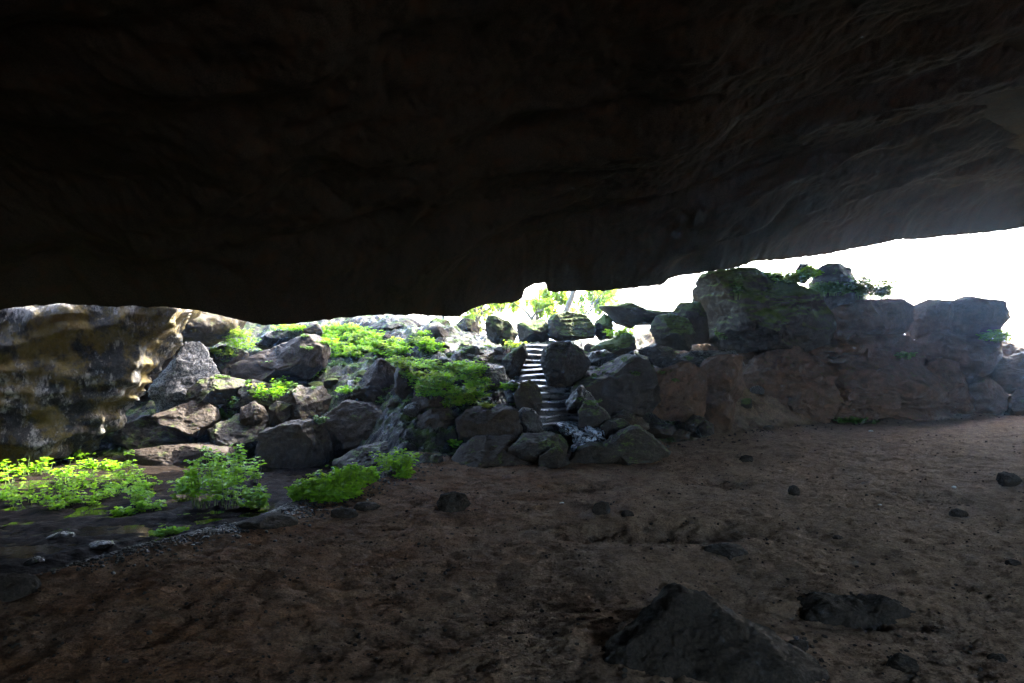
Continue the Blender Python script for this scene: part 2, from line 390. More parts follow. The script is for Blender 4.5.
# ------------------------------------------------------------------ rocks
_ico = {}
def ico(sub):
    if sub not in _ico:
        bm = bmesh.new(); bmesh.ops.create_icosphere(bm, subdivisions=sub, radius=1)
        bm.verts.ensure_lookup_table()
        _ico[sub] = (np.array([v.co[:] for v in bm.verts]), np.array([[v.index for v in f.verts] for f in bm.faces])); bm.free()
    return _ico[sub]
def ray_ground(px, py, dmin=3.5, dmax=22):
    D = np.linspace(dmin, dmax, 700)
    X = (px-512)/F*D; Z = CAMH-(py-341.5)/F*D
    h = height(X, D)
    k = np.nonzero(Z < h)[0]
    return float(D[k[0]]) if len(k) else None
ROCKS = []
def rock(poly, label, mat='basalt', D=None, dep=.5, p=3.0, cuts=(), ncut=8, rough=1.0, seed=None, fine_=1.15, name='boulder', cat='boulder', group=None, sub=None, lean=0, base=None):
    poly = np.array(poly, float)
    seed = seed if seed is not None else len(ROCKS)+1
    r = np.random.default_rng(seed*13+5)
    x0, x1, y0, y1 = poly[:, 0].min(), poly[:, 0].max(), poly[:, 1].min(), poly[:, 1].max()
    cx_, cy_ = (x0+x1)/2, (y0+y1)/2
    # centroid of the outline
    q = np.roll(poly, -1, 0); cr = poly[:, 0]*q[:, 1]-q[:, 0]*poly[:, 1]; A = cr.sum()/2
    c = np.array([((poly[:, 0]+q[:, 0])*cr).sum()/(6*A), ((poly[:, 1]+q[:, 1])*cr).sum()/(6*A)])
    if D is None:
        D = ray_ground(c[0], base if base else y1-2) or 16
        D += .5*dep*(x1-x0)/F*D*.6
    k = D/F
    pw = np.stack([(poly[:, 0]-c[0])*k, -(poly[:, 1]-c[1])*k], 1)
    # radius by angle
    th = np.linspace(-np.pi, np.pi, 361)
    R = np.zeros(361)
    for i, t in enumerate(th):
        d = np.array([math.cos(t), math.sin(t)]); best = 0
        for a_, b_ in zip(pw, np.roll(pw, -1, 0)):
            e = b_-a_; den = d[0]*e[1]-d[1]*e[0]
            if abs(den) < 1e-9: continue
            tt = (a_[0]*e[1]-a_[1]*e[0])/den; uu = (a_[0]*d[1]-a_[1]*d[0])/den
            if tt > 0 and -.001 <= uu <= 1.001: best = max(best, tt)
        R[i] = best
    ker = np.ones(5)/5; R = np.convolve(np.pad(R[:-1], 6, 'wrap'), ker, 'same')[6:-6]; R = np.append(R, R[0])
    w_ = (x1-x0)*k; h_ = (y1-y0)*k; size = math.sqrt(w_*h_)
    dh = dep*max(w_, h_*.9)
    if sub is None: sub = 6 if (x1-x0) > 34 else 5
    U, Fc = ico(sub)
    s_ = np.hypot(U[:, 0], U[:, 2]); t_ = np.abs(U[:, 1])
    kk = 1/(s_**p+t_**p)**(1/p)
    Pn = U*kk[:, None]
    cl = [(np.array(cn, float)/np.linalg.norm(cn), cd) for cn, cd in cuts]
    for _ in range(ncut):
        a = r.uniform(0, 2*np.pi); f = r.uniform(.5, 1.0)
        v = np.array([math.cos(a)*math.sqrt(1-f*f+.15), -f, math.sin(a)*math.sqrt(1-f*f+.15)]); v /= np.linalg.norm(v)
        cl.append((v, r.uniform(.55, .86)))
    for _ in range(3 if ncut else 0):
        v = r.normal(size=3); v[2] = abs(v[2]); v /= np.linalg.norm(v); cl.append((v, r.uniform(.92, 1.1)))
    for v, d in cl:
        e = Pn@v-d
        Pn = Pn-np.where(e > 0, e*.97, 0)[:, None]*v
    ang = np.arctan2(Pn[:, 2], Pn[:, 0]); Ra = np.interp(ang, th, R)
    V = np.stack([Pn[:, 0]*Ra, Pn[:, 1]*dh, Pn[:, 2]*Ra], 1)
    V[:, 1] += lean*V[:, 2]
    nrm = V/(np.linalg.norm(V, axis=1)[:, None]+1e-6)
    off = r.uniform(0, 50, 3)
    sc_ = V/size
    a1 = fbm(sc_*1.5+off, 3, seed); a2 = fbm(sc_*5+off, 4, seed+3, .6); a3 = fbm(sc_*3.+off, 3, seed+7, .55, True)
    a4 = fbm(sc_*11+off, 3, seed+9, .6); a5 = fbm(sc_*np.array([2.2, 2.2, 9])+off+a1[:, None]*.6, 3, seed+15, .6, True)
    V = V + nrm*(size*rough*(.035*a1+.022*a2+.016*a3)+size*fine_*(.013*a4+.016*a5))[:, None]
    C = np.array([(c[0]-512)/F*D, D, CAMH-(c[1]-341.5)/F*D])
    V = V+C
    org = np.array([C[0], C[1], V[:, 2].min()])
    me = mesh_from(name, V, Fc, True, org)
    o = tag(obj(name, me, M[mat], org), label, cat, group)
    ROCKS.append(o); return o

FR = ((1, -.35, .1), .50)
# --- cave wall side, left
rock([(-220, 210), (0, 240), (175, 268), (172, 312), (155, 338), (142, 362), (124, 392), (96, 432), (70, 452), (-60, 490), (-220, 470)],
     'rough grey cave wall streaked white with yellow lichen patches, at the far left edge', 'wall', D=12.6, dep=.2, p=5, ncut=6, rough=.35, fine_=2.2, name='rock_wall', cat='rock wall', sub=7, lean=.25)
rock([(120, 285), (195, 300), (236, 318), (229, 336), (205, 346), (182, 347), (150, 350), (135, 320)], 'pale yellow mossy ledge between the cave wall and the ceiling edge', 'ledge', D=14.6, dep=.5, rough=1.5, name='rock_ledge', cat='rock')
rock([(120, 340), (188, 335), (200, 380), (165, 440), (100, 450), (100, 390)], 'smooth brown rock in the dark recess behind the white boulder', 'brown', D=15.4, dep=.4, rough=.6)
rock([(184, 343), (201, 344), (209, 358), (219, 377), (208, 388), (190, 396), (176, 408), (163, 420), (157, 402), (151, 388), (168, 368)],
     'tall white boulder with black specks leaning beside the cave wall', 'white', D=13.8, dep=.35, cuts=[((.55, -.75, .35), .35)], ncut=3, rough=1.2)
rock([(190, 390), (200, 380), (214, 375), (240, 380), (251, 385), (244, 393), (232, 402), (205, 405), (190, 400)], 'flat dark ledge boulder with pale tip, right of the white boulder', 'basalt', D=13.5, dep=.5)
rock([(156, 415), (180, 405), (200, 400), (212, 407), (217, 420), (204, 436), (185, 430), (168, 423)], 'tan mossy slab tilted over a dark gap, under the white boulder', 'brown', D=13.0, dep=.5, cuts=[((.2, -.8, .6), .4)], ncut=2)
rock([(104, 430), (150, 418), (205, 434), (212, 458), (100, 470)], 'dark boulder added for the shade in the gap beneath the tan slab', 'basalt', D=13.6, dep=.4)  # dark rock put in where the gap is only shaded
rock([(128, 450), (160, 447), (200, 445), (234, 447), (236, 466), (232, 478), (132, 482)], 'long low flat-topped block standing along the back of the pool', 'brown', D=12.3, dep=.25, p=6, ncut=2, rough=.6)
rock([(236, 364), (262, 352), (295, 340), (311, 333), (326, 345), (322, 366), (305, 380), (250, 384), (234, 378)], 'large smooth brown boulder with slanted flat face under the ferns', 'brown', D=14.4, dep=.5, cuts=[((-.25, -.9, .35), .45)], ncut=4, rough=.7)
rock([(205, 352), (225, 345), (246, 352), (244, 372), (228, 384), (206, 376)], 'black boulder hidden behind ferns right of the white boulder', 'basalt', D=14.8)
rock([(255, 345), (270, 332), (292, 330), (295, 338), (268, 352)], 'wet bluish boulder under the ceiling edge above the brown boulder', 'wet', D=16.2)
rock([(292, 330), (300, 323), (318, 324), (322, 334), (308, 340), (294, 338)], 'grey boulder touching the ceiling edge beside the fern bank', 'grey', D=16.4)
rock([(232, 385), (255, 380), (282, 390), (285, 410), (260, 418), (236, 410)], 'dark boulder overgrown by small ferns at the left of the pile', 'basalt', D=13.6)
rock([(266, 412), (293, 386), (304, 385), (323, 381), (333, 398), (324, 412), (309, 422), (294, 430), (270, 428)], 'black boulder with a bright pale side facing right, above the biggest black one', 'grey', D=12.9, dep=.45, cuts=[((.72, -.45, .5), .30), ((-.5, -.85, 0), .35)], ncut=2)
rock([(268, 408), (276, 401), (291, 404), (289, 416), (281, 426), (270, 424)], 'small pale boulder left of the black boulder with the bright side', 'tan', D=12.6, cuts=[((.7, -.6, .3), .3)])
rock([(240, 408), (252, 402), (262, 408), (268, 420), (262, 432), (240, 432)], 'small dark boulder above the left side of the biggest black boulder', 'brown', D=12.8)
rock([(205, 430), (235, 414), (265, 420), (270, 450), (262, 475), (212, 474)], 'black boulder behind the tall pool plants', 'basalt', D=12.7, dep=.4)
rock([(262, 432), (298, 420), (331, 422), (341, 438), (338, 462), (325, 477), (268, 482), (256, 460)], 'biggest black boulder with a thin white edge facing right, above the pool', 'grey', D=12.0, dep=.5, cuts=[((.93, -.3, .2), .62), ((-.25, -.95, -.1), .42), ((.6, -.7, -.3), .6)], ncut=1, rough=.8)
rock([(322, 418), (345, 401), (368, 403), (390, 414), (404, 430), (402, 448), (380, 464), (338, 466), (328, 445)], 'big brown dome-shaped boulder in the middle of the left pile', 'brown', D=12.3, dep=.5, cuts=[((-.1, -.9, .4), .5)], ncut=4, rough=.7)
rock([(353, 396), (364, 374), (380, 357), (394, 369), (399, 392), (396, 408), (372, 412)], 'pointed brown boulder, left one of the pointed pair below the fern bank', 'brown', D=12.9, dep=.5)
rock([(393, 374), (405, 364), (419, 380), (414, 396), (409, 412), (397, 406)], 'narrow leaf-shaped brown boulder, right one of the pointed pair below the fern bank', 'brown', D=12.4, dep=.5, cuts=[((.1, -1, .2), .4)])
rock([(412, 390), (436, 380), (453, 388), (459, 405), (440, 418), (412, 416)], 'dark squarish boulder directly under the ferns left of the stairs', 'brown', D=12.0)
rock([(398, 440), (410, 422), (428, 411), (447, 408), (464, 420), (467, 450), (450, 468), (402, 470)], 'large dark boulder left of the long flat-topped boulder', 'brown', D=11.4, dep=.45, rough=.7)
rock([(330, 462), (360, 448), (398, 440), (412, 460), (405, 480), (340, 482)], 'black low boulder behind the leafy bush at the pool bank', 'basalt', D=11.2)
rock([(345, 380), (370, 385), (372, 402), (350, 404), (335, 395)], 'wet dark boulder left of the pointed pair', 'wet', D=13.3)
rock([(408, 462), (424, 454), (441, 456), (446, 472), (438, 484), (410, 482)], 'rounded black boulder with pale rim at the foot of the left pile', 'basalt', D=9.9)
rock([(456, 420), (466, 411), (486, 406), (506, 404), (520, 410), (524, 430), (512, 438), (480, 444), (461, 446)], 'long flat-topped brown boulder left of the stair foot', 'brown', D=11.3, dep=.4, p=4, cuts=[((.1, -.2, 1), .72)], ncut=4)
rock([(450, 462), (459, 449), (470, 440), (490, 436), (515, 435), (526, 452), (543, 466), (520, 474), (480, 480), (448, 480)], 'wide sloping brown boulder at the edge of the dirt floor', 'brown', D=10.3, dep=.4, cuts=[((.2, -.5, .8), .42)], ncut=4)
rock([(510, 448), (524, 436), (548, 431), (563, 436), (571, 448), (562, 462), (532, 468), (513, 462)], 'rounded boulder with mossy top in front of the stair foot', 'basalt', D=10.3, dep=.5, cuts=[((0, -.3, 1), .6)])
rock([(540, 456), (557, 446), (567, 456), (571, 464), (562, 470), (538, 470)], 'small pale-edged boulder in front of the mossy-topped boulder', 'basalt', D=9.85, dep=.4)
rock([(517, 414), (523, 408), (534, 410), (541, 420), (545, 438), (520, 438)], 'dark boulder with wet top right of the flat-topped boulder', 'wet', D=11.2)
rock([(513, 396), (520, 384), (530, 380), (540, 387), (543, 398), (541, 412), (520, 413)], 'upright boulder with tan right side hugging the left of the lower stairs', 'tan', D=11.7, dep=.45, cuts=[((.75, -.6, .3), .35), ((-.6, -.8, .1), .45)], ncut=2, rough=.7)
rock([(503, 388), (512, 380), (520, 384), (520, 400), (508, 404)], 'small black boulder left of the upright tan-sided boulder', 'wet', D=12.1)
rock([(502, 360), (514, 350), (524, 343), (527, 356), (520, 372), (508, 376)], 'mossy boulder along the left side of the upper stairs', 'mossy', D=13.7)
rock([(470, 372), (488, 364), (504, 366), (508, 384), (480, 392)], 'wet black boulder in the ferns left of the stairs', 'wet', D=13.0)
rock([(455, 352), (475, 345), (500, 350), (502, 362), (478, 368), (456, 364)], 'wide dark wet boulder above the ferns left of the stairs', 'wet', D=14.2)
rock([(432, 350), (445, 342), (462, 346), (464, 362), (445, 368), (434, 362)], 'black wet boulder where water drips behind the fern bank', 'wet', D=14.4)
rock([(540, 362), (543, 350), (551, 343), (570, 342), (582, 350), (591, 363), (584, 378), (566, 388), (548, 386)], 'large smooth round dark boulder right of the upper stairs', 'basalt', D=13.1, dep=.5, p=2.3, ncut=3, rough=.6)
rock([(548, 320), (555, 314), (570, 312), (586, 316), (596, 328), (594, 338), (560, 342), (549, 338)], 'mossy speckled dome boulder on the skyline above the stairs', 'mossy', D=16.3, dep=.5, p=2.5, ncut=1, rough=.6)
rock([(517, 324), (528, 320), (545, 319), (549, 330), (549, 345), (520, 345)], 'low mossy boulder at the top of the stairs', 'mossy', D=16.3)
rock([(485, 322), (489, 315), (495, 316), (509, 322), (518, 334), (513, 346), (488, 347), (486, 335)], 'dark angular boulder standing on the skyline left of the stairs', 'mossy', D=15.6, dep=.5, cuts=[((.3, -.9, .3), .5)])
rock([(455, 324), (464, 318), (474, 320), (480, 328), (478, 337), (457, 336)], 'pale tan boulder on the skyline under the ceiling edge', 'tan', D=17.0)
rock([(440, 334), (446, 326), (456, 325), (461, 332), (460, 344), (442, 346)], 'black round boulder with green rim on the skyline', 'mossy', D=16.0)
rock([(425, 326), (436, 317), (448, 320), (452, 328), (428, 332)], 'small mossy boulder just under the ceiling edge', 'mossy', D=17.2)
rock([(400, 344), (408, 335), (421, 332), (434, 340), (438, 354), (405, 356)], 'dark boulder draped with ferns above the fern bank', 'mossy', D=14.7)
rock([(365, 328), (385, 318), (410, 318), (422, 326), (400, 336), (370, 336)], 'low wide boulder under the ceiling edge behind the ferns', 'basalt', D=16.8)
# --- right of the stairs
rock([(590, 349), (606, 341), (624, 332), (634, 337), (636, 349), (622, 355), (597, 356)], 'slanted slab with green mossy top pointing down to the stairs', 'mossy', D=14.5, dep=.4, cuts=[((-.3, -.4, .85), .45)], ncut=2)
rock([(570, 392), (590, 370), (603, 361), (622, 355), (646, 357), (654, 372), (660, 402), (644, 424), (596, 420)], 'big black boulder with long slanted upper edge right of the stairs', 'basalt', D=12.6, dep=.45, cuts=[((-.1, -.95, -.1), .45), ((-.6, -.2, .8), .62)], ncut=2, rough=.7)
rock([(584, 366), (592, 352), (606, 350), (618, 357), (600, 366)], 'wet pale boulder above the slanted black boulder', 'wet', D=13.8)
rock([(566, 402), (572, 394), (581, 385), (590, 392), (598, 405), (583, 414), (568, 413)], 'greenish wet boulder beside the lowest steps', 'wet', D=11.7)
rock([(578, 412), (584, 404), (593, 402), (606, 411), (612, 422), (596, 431), (579, 427)], 'dark rounded boulder below the greenish wet boulder', 'basalt', D=11.1)
rock([(600, 426), (606, 421), (622, 419), (634, 428), (630, 440), (604, 440)], 'flat-topped black boulder behind the low jagged boulder', 'basalt', D=10.9)
rock([(612, 418), (625, 411), (643, 418), (650, 428), (636, 432), (616, 428)], 'smooth grey boulder lit from above, behind the low jagged boulder', 'grey', D=11.7)
rock([(568, 462), (578, 450), (589, 441), (601, 446), (622, 431), (635, 425), (651, 435), (660, 444), (668, 452), (655, 460), (610, 464), (576, 470)], 'low jagged dark boulder lying on the dirt floor right of the stair foot', 'basalt', D=10.35, dep=.3, p=2.4, cuts=[((.1, -.9, .2), .6)], ncut=1, rough=.9, fine_=1.6)
rock([(596, 322), (605, 313), (613, 318), (612, 338), (600, 340), (592, 331)], 'dark boulder holding up the left end of the stone beam', 'mossy', D=16.4, dep=.6, ncut=3)
rock([(597, 306), (612, 305), (630, 303), (643, 309), (660, 312), (684, 312), (684, 325), (660, 324), (636, 325), (630, 328), (616, 323), (608, 314)], 'long stone beam slab lying across two boulders against the sky', 'mossy', D=16.3, dep=.22, p=5, ncut=0, rough=.5, name='stone_slab', cat='rock slab')
rock([(638, 309), (662, 311), (692, 312), (692, 325), (662, 325), (636, 325)], 'thin slab continuing the stone beam to the right toward the mossy boulders', 'mossy', D=16.4, dep=.2, p=6, ncut=0, rough=.5, name='stone_slab', cat='rock slab')
rock([(640, 350), (655, 344), (672, 348), (676, 360), (660, 366), (642, 362)], 'wet shiny boulder with pale top below the stone beam', 'wet', D=14.2)
rock([(652, 329), (657, 317), (671, 315), (687, 318), (694, 334), (688, 350), (660, 350)], 'mossy round-cornered boulder under the right end of the stone beam', 'mossy', D=15.2)
rock([(674, 312), (681, 302), (699, 303), (708, 318), (708, 342), (682, 345)], 'narrow mossy boulder squeezed against the huge top boulder', 'mossy', D=15.6)
rock([(655, 368), (668, 358), (700, 352), (735, 350), (742, 366), (700, 378), (664, 376)], 'wide wet shelf boulder catching blue skylight above the brown block', 'wet', D=14.2, dep=.5, rough=1.4)
rock([(648, 386), (655, 371), (672, 366), (689, 362), (705, 374), (706, 400), (704, 424), (650, 424)], 'large upright brown block at the left end of the right outcrop', 'massif', D=12.9, dep=.45, ncut=6)
rock([(700, 372), (708, 360), (724, 355), (744, 358), (748, 388), (736, 402), (730, 430), (702, 430)], 'cracked brown block right beside the upright brown block', 'massif', D=13.4, dep=.45)
rock([(686, 424), (694, 415), (704, 418), (706, 430), (700, 438), (688, 436)], 'small round boulder at the foot of the upright brown block', 'basalt', D=12.3)
rock([(699, 428), (706, 421), (714, 425), (714, 434), (702, 437)], 'smallest round boulder at the foot of the cracked brown block', 'basalt', D=12.1)
rock([(644, 430), (652, 424), (672, 424), (678, 434), (664, 438), (646, 438)], 'low flat black boulder at the floor edge left of the brown blocks', 'basalt', D=12.1)
rock([(672, 434), (680, 429), (690, 432), (690, 439), (676, 441)], 'small grey flat stone lying on the floor before the brown blocks', 'grey', D=11.9)
# --- right outcrop
rock([(730, 345), (760, 325), (820, 318), (875, 338), (905, 362), (930, 385), (915, 402), (880, 414), (830, 424), (795, 412), (768, 404), (742, 398), (732, 372)], 'huge sloping brown rock mass of the right outcrop', 'massif', D=16.6, dep=.36, cuts=[((0, -.75, .66), .40)], ncut=9, rough=1.7, fine_=2.5, name='rock_mass', cat='rock mass', sub=7, lean=.5)
rock([(728, 400), (760, 398), (800, 410), (820, 424), (790, 436), (730, 436)], 'dark rock added for the shaded hollow under the huge sloping rock mass', 'basalt', D=15.6, dep=.3)  # dark rock stands in for shade below the overhang
rock([(696, 292), (704, 277), (716, 271), (738, 270), (768, 274), (798, 284), (822, 298), (832, 325), (826, 345), (780, 352), (730, 352), (702, 342)], 'huge mossy dome boulder crowning the right outcrop under the ceiling', 'mossy', D=16.6, dep=.4, ncut=8, rough=1.0, sub=7)
rock([(797, 272), (801, 263), (809, 264), (813, 276), (806, 284), (798, 282)], 'small dark boulder perched on the huge dome boulder', 'basalt', D=17)
rock([(810, 282), (818, 271), (828, 264), (842, 262), (857, 266), (860, 278), (860, 308), (820, 312)], 'dark blocky boulder standing highest on the right skyline', 'basalt', D=17.4, dep=.45)
rock([(820, 318), (833, 306), (858, 300), (884, 299), (903, 300), (912, 306), (914, 332), (880, 350), (830, 350)], 'flat-topped dark boulder below the skyline bush', 'massif', D=17.4, dep=.4)
rock([(902, 316), (912, 306), (929, 301), (944, 302), (954, 312), (954, 336), (912, 340)], 'low dark boulder, middle one of the skyline row at right', 'massif', D=18, dep=.4)
rock([(944, 308), (950, 302), (966, 298), (986, 299), (997, 300), (1001, 310), (1003, 318), (996, 328), (988, 336), (950, 338)], 'overhanging snout-shaped boulder at the right end of the skyline row', 'massif', D=18, dep=.4, ncut=5)
rock([(905, 352), (924, 342), (936, 331), (960, 332), (983, 333), (1001, 343), (1010, 356), (1006, 378), (960, 384), (915, 376)], 'wide reddish boulder carrying the snout-shaped boulder', 'massif', D=17.6, dep=.4)
rock([(920, 378), (928, 366), (940, 358), (956, 364), (966, 384), (962, 402), (932, 404)], 'squat brown boulder below the wide reddish boulder', 'massif', D=16.9)
rock([(884, 376), (894, 367), (910, 370), (924, 380), (922, 396), (896, 396)], 'brown lump boulder on the right flank of the rock mass', 'massif', D=16.2)
rock([(958, 396), (965, 383), (975, 376), (992, 380), (1009, 394), (1016, 412), (985, 420), (962, 414)], 'pale brown boulder at the floor edge, right of the wavy slab', 'massif', D=17.0)
rock([(990, 384), (998, 368), (1010, 357), (1040, 350), (1050, 385), (1020, 396)], 'smooth grey boulder at the right edge of the photo', 'massif', D=17.6)
rock([(1008, 410), (1014, 398), (1024, 390), (1050, 392), (1050, 420), (1012, 420)], 'lowest dark boulder at the right edge on the dirt floor', 'massif', D=16.6)
rock([(985, 346), (1004, 340), (1030, 350), (1060, 352), (1060, 375), (1000, 370)], 'sloping skyline boulder under the bare shrub', 'massif', D=19.5)
rock([(876, 408), (890, 398), (903, 389), (919, 394), (937, 405), (952, 414), (964, 421), (935, 428), (903, 426)], 'wavy folded slab lying on the floor before the right outcrop', 'massif', D=16.2, dep=.3, rough=2.0, cuts=[((-.1, -.6, .8), .45)], ncut=3, name='rock_slab', cat='rock slab')
rock([(800, 350), (840, 342), (880, 352), (905, 368), (880, 380), (820, 378)], 'ledge rock protruding below the flat-topped dark boulder', 'massif', D=16.9, rough=1.5)

rock([(735, 385), (760, 360), (800, 352), (830, 372), (838, 400), (820, 424), (780, 420), (745, 404)], 'rough brown bulge low on the left part of the rock mass', 'massif', D=15.7, dep=.35, rough=2.0, fine_=2, lean=.4)
rock([(825, 392), (850, 374), (885, 372), (902, 392), (890, 414), (850, 424), (828, 416)], 'rough brown bulge at the floor edge in the middle of the rock mass', 'massif', D=16.0, dep=.35, rough=2.0, fine_=2, lean=.4)
rock([(870, 352), (900, 338), (930, 345), (935, 368), (912, 382), (880, 376)], 'lumpy brown rock filling the gap under the skyline row', 'massif', D=17.4, dep=.4, rough=1.8, fine_=2)
rock([(930, 400), (945, 390), (968, 392), (975, 410), (962, 420), (938, 418)], 'low brown lump between the wavy slab and the pale brown boulder', 'massif', D=17.0, dep=.4, rough=1.6, fine_=2)
rock([(895, 392), (915, 380), (940, 384), (945, 402), (915, 412)], 'dark lump hidden behind the top of the wavy slab', 'massif', D=17.0, dep=.4, rough=1.6, fine_=2)
rock([(722, 340), (770, 332), (830, 332), (905, 335), (900, 358), (840, 366), (760, 366), (728, 360)], 'long horizontal ledge under the dome boulder and the skyline row', 'massif', D=17.2, dep=.35, rough=1.8, fine_=2)
# rubble between the boulders
def hitpix(px, py, excl=()):
    dg = bpy.context.evaluated_depsgraph_get()
    d = Vector(((px-512)/F, 1, -(py-341.5)/F)).normalized()
    ok, loc, nrm, idx, o, _ = sc.ray_cast(dg, Vector((0, 0, CAMH*S)), d)
    return (loc/S, nrm, o) if ok else (None, None, None)
rb = []
r = np.random.default_rng(3)
for _ in range(900):
    if len(rb) >= 120: break
    px = r.uniform(200, 1015); py = r.uniform(335, 440)
    if 520 < px < 575 and 340 < py < 432: continue
    D = ray_ground(px, py)
    if D is None or D > 20: continue
    X = (px-512)/F*D; t = D-np.interp(X, FX, FY)
    if t < .2: continue
    rb.append((X, D, r.uniform(.08, .26)))
protos = []
for k in range(6):
    U, Fc = ico(4); rr = np.random.default_rng(500+k)
    P = U*np.array([1, .8, .62]);
    for _ in range(10):
        v = rr.normal(size=3); v /= np.linalg.norm(v); e = P@v-rr.uniform(.45, .75); P = P-np.where(e > 0, e, 0)[:, None]*v
    P = P+U*(.05*fbm(U*2.5+k*9, 4, k+80))[:, None]
    protos.append(mesh_from('rubble_stone', P, Fc))
    protos[-1].materials.append(M[['basalt', 'wet', 'brown', 'mossy', 'basalt', 'brown'][k]])
for k, (X, Y, s_) in enumerate(rb):
    o = bpy.data.objects.new('rubble_stone', protos[k % 6]); sc.collection.objects.link(o)
    z = float(height(X, Y)); o.location = Vector((X, Y, z+.1*s_))*S; o.scale = (s_,)*3
    o.rotation_euler = (r.uniform(-.4, .4), r.uniform(-.4, .4), r.uniform(0, 6.3))
    tag(o, 'broken stone of the rubble filling the gaps between the big boulders', 'stone', 'rubble between the big boulders')

# ------------------------------------------------------------------ stairs
def step_mesh(wd, dp, ht, seed):
    nx_, ny_, nz_ = 26, 12, 6
    bm = bmesh.new(); bmesh.ops.create_cube(bm, size=1)
    bmesh.ops.subdivide_edges(bm, edges=bm.edges[:], cuts=14, use_grid_fill=True)
    V = np.array([v.co[:] for v in bm.verts]); Fc = [[v.index for v in f.verts] for f in bm.faces]; bm.free()
    P = np.sign(V)*(.5*(np.abs(V)*2)**.9)
    L = np.linalg.norm(V*2, ord=5, axis=1); P = V/np.maximum(L, 1e-6)[:, None]*np.max(np.abs(V*2), axis=1)[:, None]
    P = P*np.array([wd, dp, ht])
    q = fbm(P*5+seed*7, 4, seed); P = P+V*(.10*q)[:, None]*np.array([.6, .7, .22])
    P[:, 1] += .05*np.sin(P[:, 0]*6+seed*2)
    P[:, 2] += .015*np.sin(P[:, 0]*5+seed)+P[:, 1]*.02
    return P, np.array(Fc)
stairs = empty('stone_staircase', (.65, 11.8, .2))
tag(stairs, 'narrow wet stone staircase climbing between the boulders to daylight', 'staircase')
M['stairs'] = rock_mat('wet_step', (0.0125, 0.0130, 0.0150), (0.0500, 0.0520, 0.0580), moss=.0, rlo=.18, rhi=.45, bumpk=.45, spec=.6)
treads = [(345, 534, 15.2), (349.5, 534, 14.9), (354, 534, 14.65), (359, 533.5, 14.4), (364, 534, 14.1), (368.5, 535, 13.85), (375, 537, 13.5), (380.5, 541, 13.25), (386.5, 548, 12.95),
          (393, 552, 12.65), (401, 552, 12.35), (408.5, 554, 12.1), (416, 558, 11.85), (424, 561, 11.6)]
for k, (py, px, D) in enumerate(treads):
    px += 4 if k > 6 else 0
    X = (px-512)/F*D; Z = CAMH-(py-341.5)/F*D
    P, Fc = step_mesh(.62 if k < 7 else 1.0, .46, .13, k+1)
    C = np.array([X, D+.20, Z-.065]); org = np.array([.65, 11.8, .2])
    me = mesh_from('step', P+C, Fc, True, org)
    o = obj('step', me, M['stairs']); o.parent = stairs
n = N('wet_rock_painted_sheen')
f_ = n.ramp(n.noise(7, 8, .75, dist=1.2), [(.46, 0.0), (.56, 1.0)])  # pale streaks paint the reflected sky sheen into the wet slab colour
n.bsdf(n.mix(f_, (.012, .014, .018), (.42, .50, .62)), n.ramp(n.noise(9, 3), [(.4, .08), (.6, .3)]), n.bump(n.noise(12, 6, .7), .6, .04), .7); M['painted_sheen'] = n.m
# wet slabs below the stairs where the water spreads
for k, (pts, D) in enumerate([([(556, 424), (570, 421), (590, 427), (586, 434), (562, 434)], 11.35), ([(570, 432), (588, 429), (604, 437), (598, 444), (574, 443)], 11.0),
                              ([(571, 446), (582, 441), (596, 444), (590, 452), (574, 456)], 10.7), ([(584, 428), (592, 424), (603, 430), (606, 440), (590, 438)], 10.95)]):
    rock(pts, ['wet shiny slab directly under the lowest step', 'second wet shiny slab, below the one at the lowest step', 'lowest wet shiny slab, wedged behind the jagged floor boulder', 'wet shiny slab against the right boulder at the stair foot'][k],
         'painted_sheen', D=D, dep=.6, rough=1.3, name='wet_slab', cat='wet slab', cuts=[((0, -.3, .9), .5)], ncut=2, sub=5)

# ------------------------------------------------------------------ floor stones
def floor_stone(px, py, w, h, label, mat='clod', ang=1.0, name='stone'):
    D = ray_ground(px, py) or 10
    D += .3*w/F*D
    pts = []
    rr = np.random.default_rng(int(px*7+py))
    for k in range(8):
        a = k/8*2*np.pi; q = rr.uniform(.8, 1.1)
        x = math.cos(a)*w/2*q; y = -math.sin(a)*h*.62*q if math.sin(a) > 0 else -math.sin(a)*h*.45
        pts.append((px+x, py-h*.4+y))
    return rock(pts, label, mat, D=D, dep=.42, name=name, cat='stone', rough=1.3*ang, sub=5, ncut=5)
for a_ in [(453, 512, 34, 20, 'dark pyramid-shaped stone standing alone on the dirt floor'),
           (602, 516, 20, 16, 'blocky dark stone beside a smaller one above the long hollow'),
           (627, 518, 14, 8, 'small dark stone right of the blocky one above the long hollow'),
           (747, 463, 14, 8, 'small dark stone above the round hollow, in mid floor'),
           (794, 496, 13, 11, 'small pointed dark stone right of the hollows'),
           (959, 518, 20, 9, 'flat oval dark stone at the right side of the floor'),
           (1010, 488, 24, 18, 'round dark lump at the right edge of the floor'),
           (367, 512, 26, 10, 'flat dark stone on the bank above the pool gravel'),
           (725, 557, 44, 13, 'wide crusted earth clod below the long hollow'),
           (902, 676, 34, 20, 'dark clod at the bottom edge right of the big mound'),
           (838, 540, 10, 5, 'tiny clod in the middle right of the floor'),
           (1014, 568, 16, 8, 'small dark clod near the right edge, low in the photo'),
           (998, 664, 22, 10, 'small clod near the bottom right corner'),
           (769, 430, 12, 5, 'flat grey stone on the floor before the rock mass'),
           (800, 655, 24, 16, 'clod on the right flank of the big mound')]:
    floor_stone(*a_, mat='grey' if 'grey' in a_[4] else 'clod')
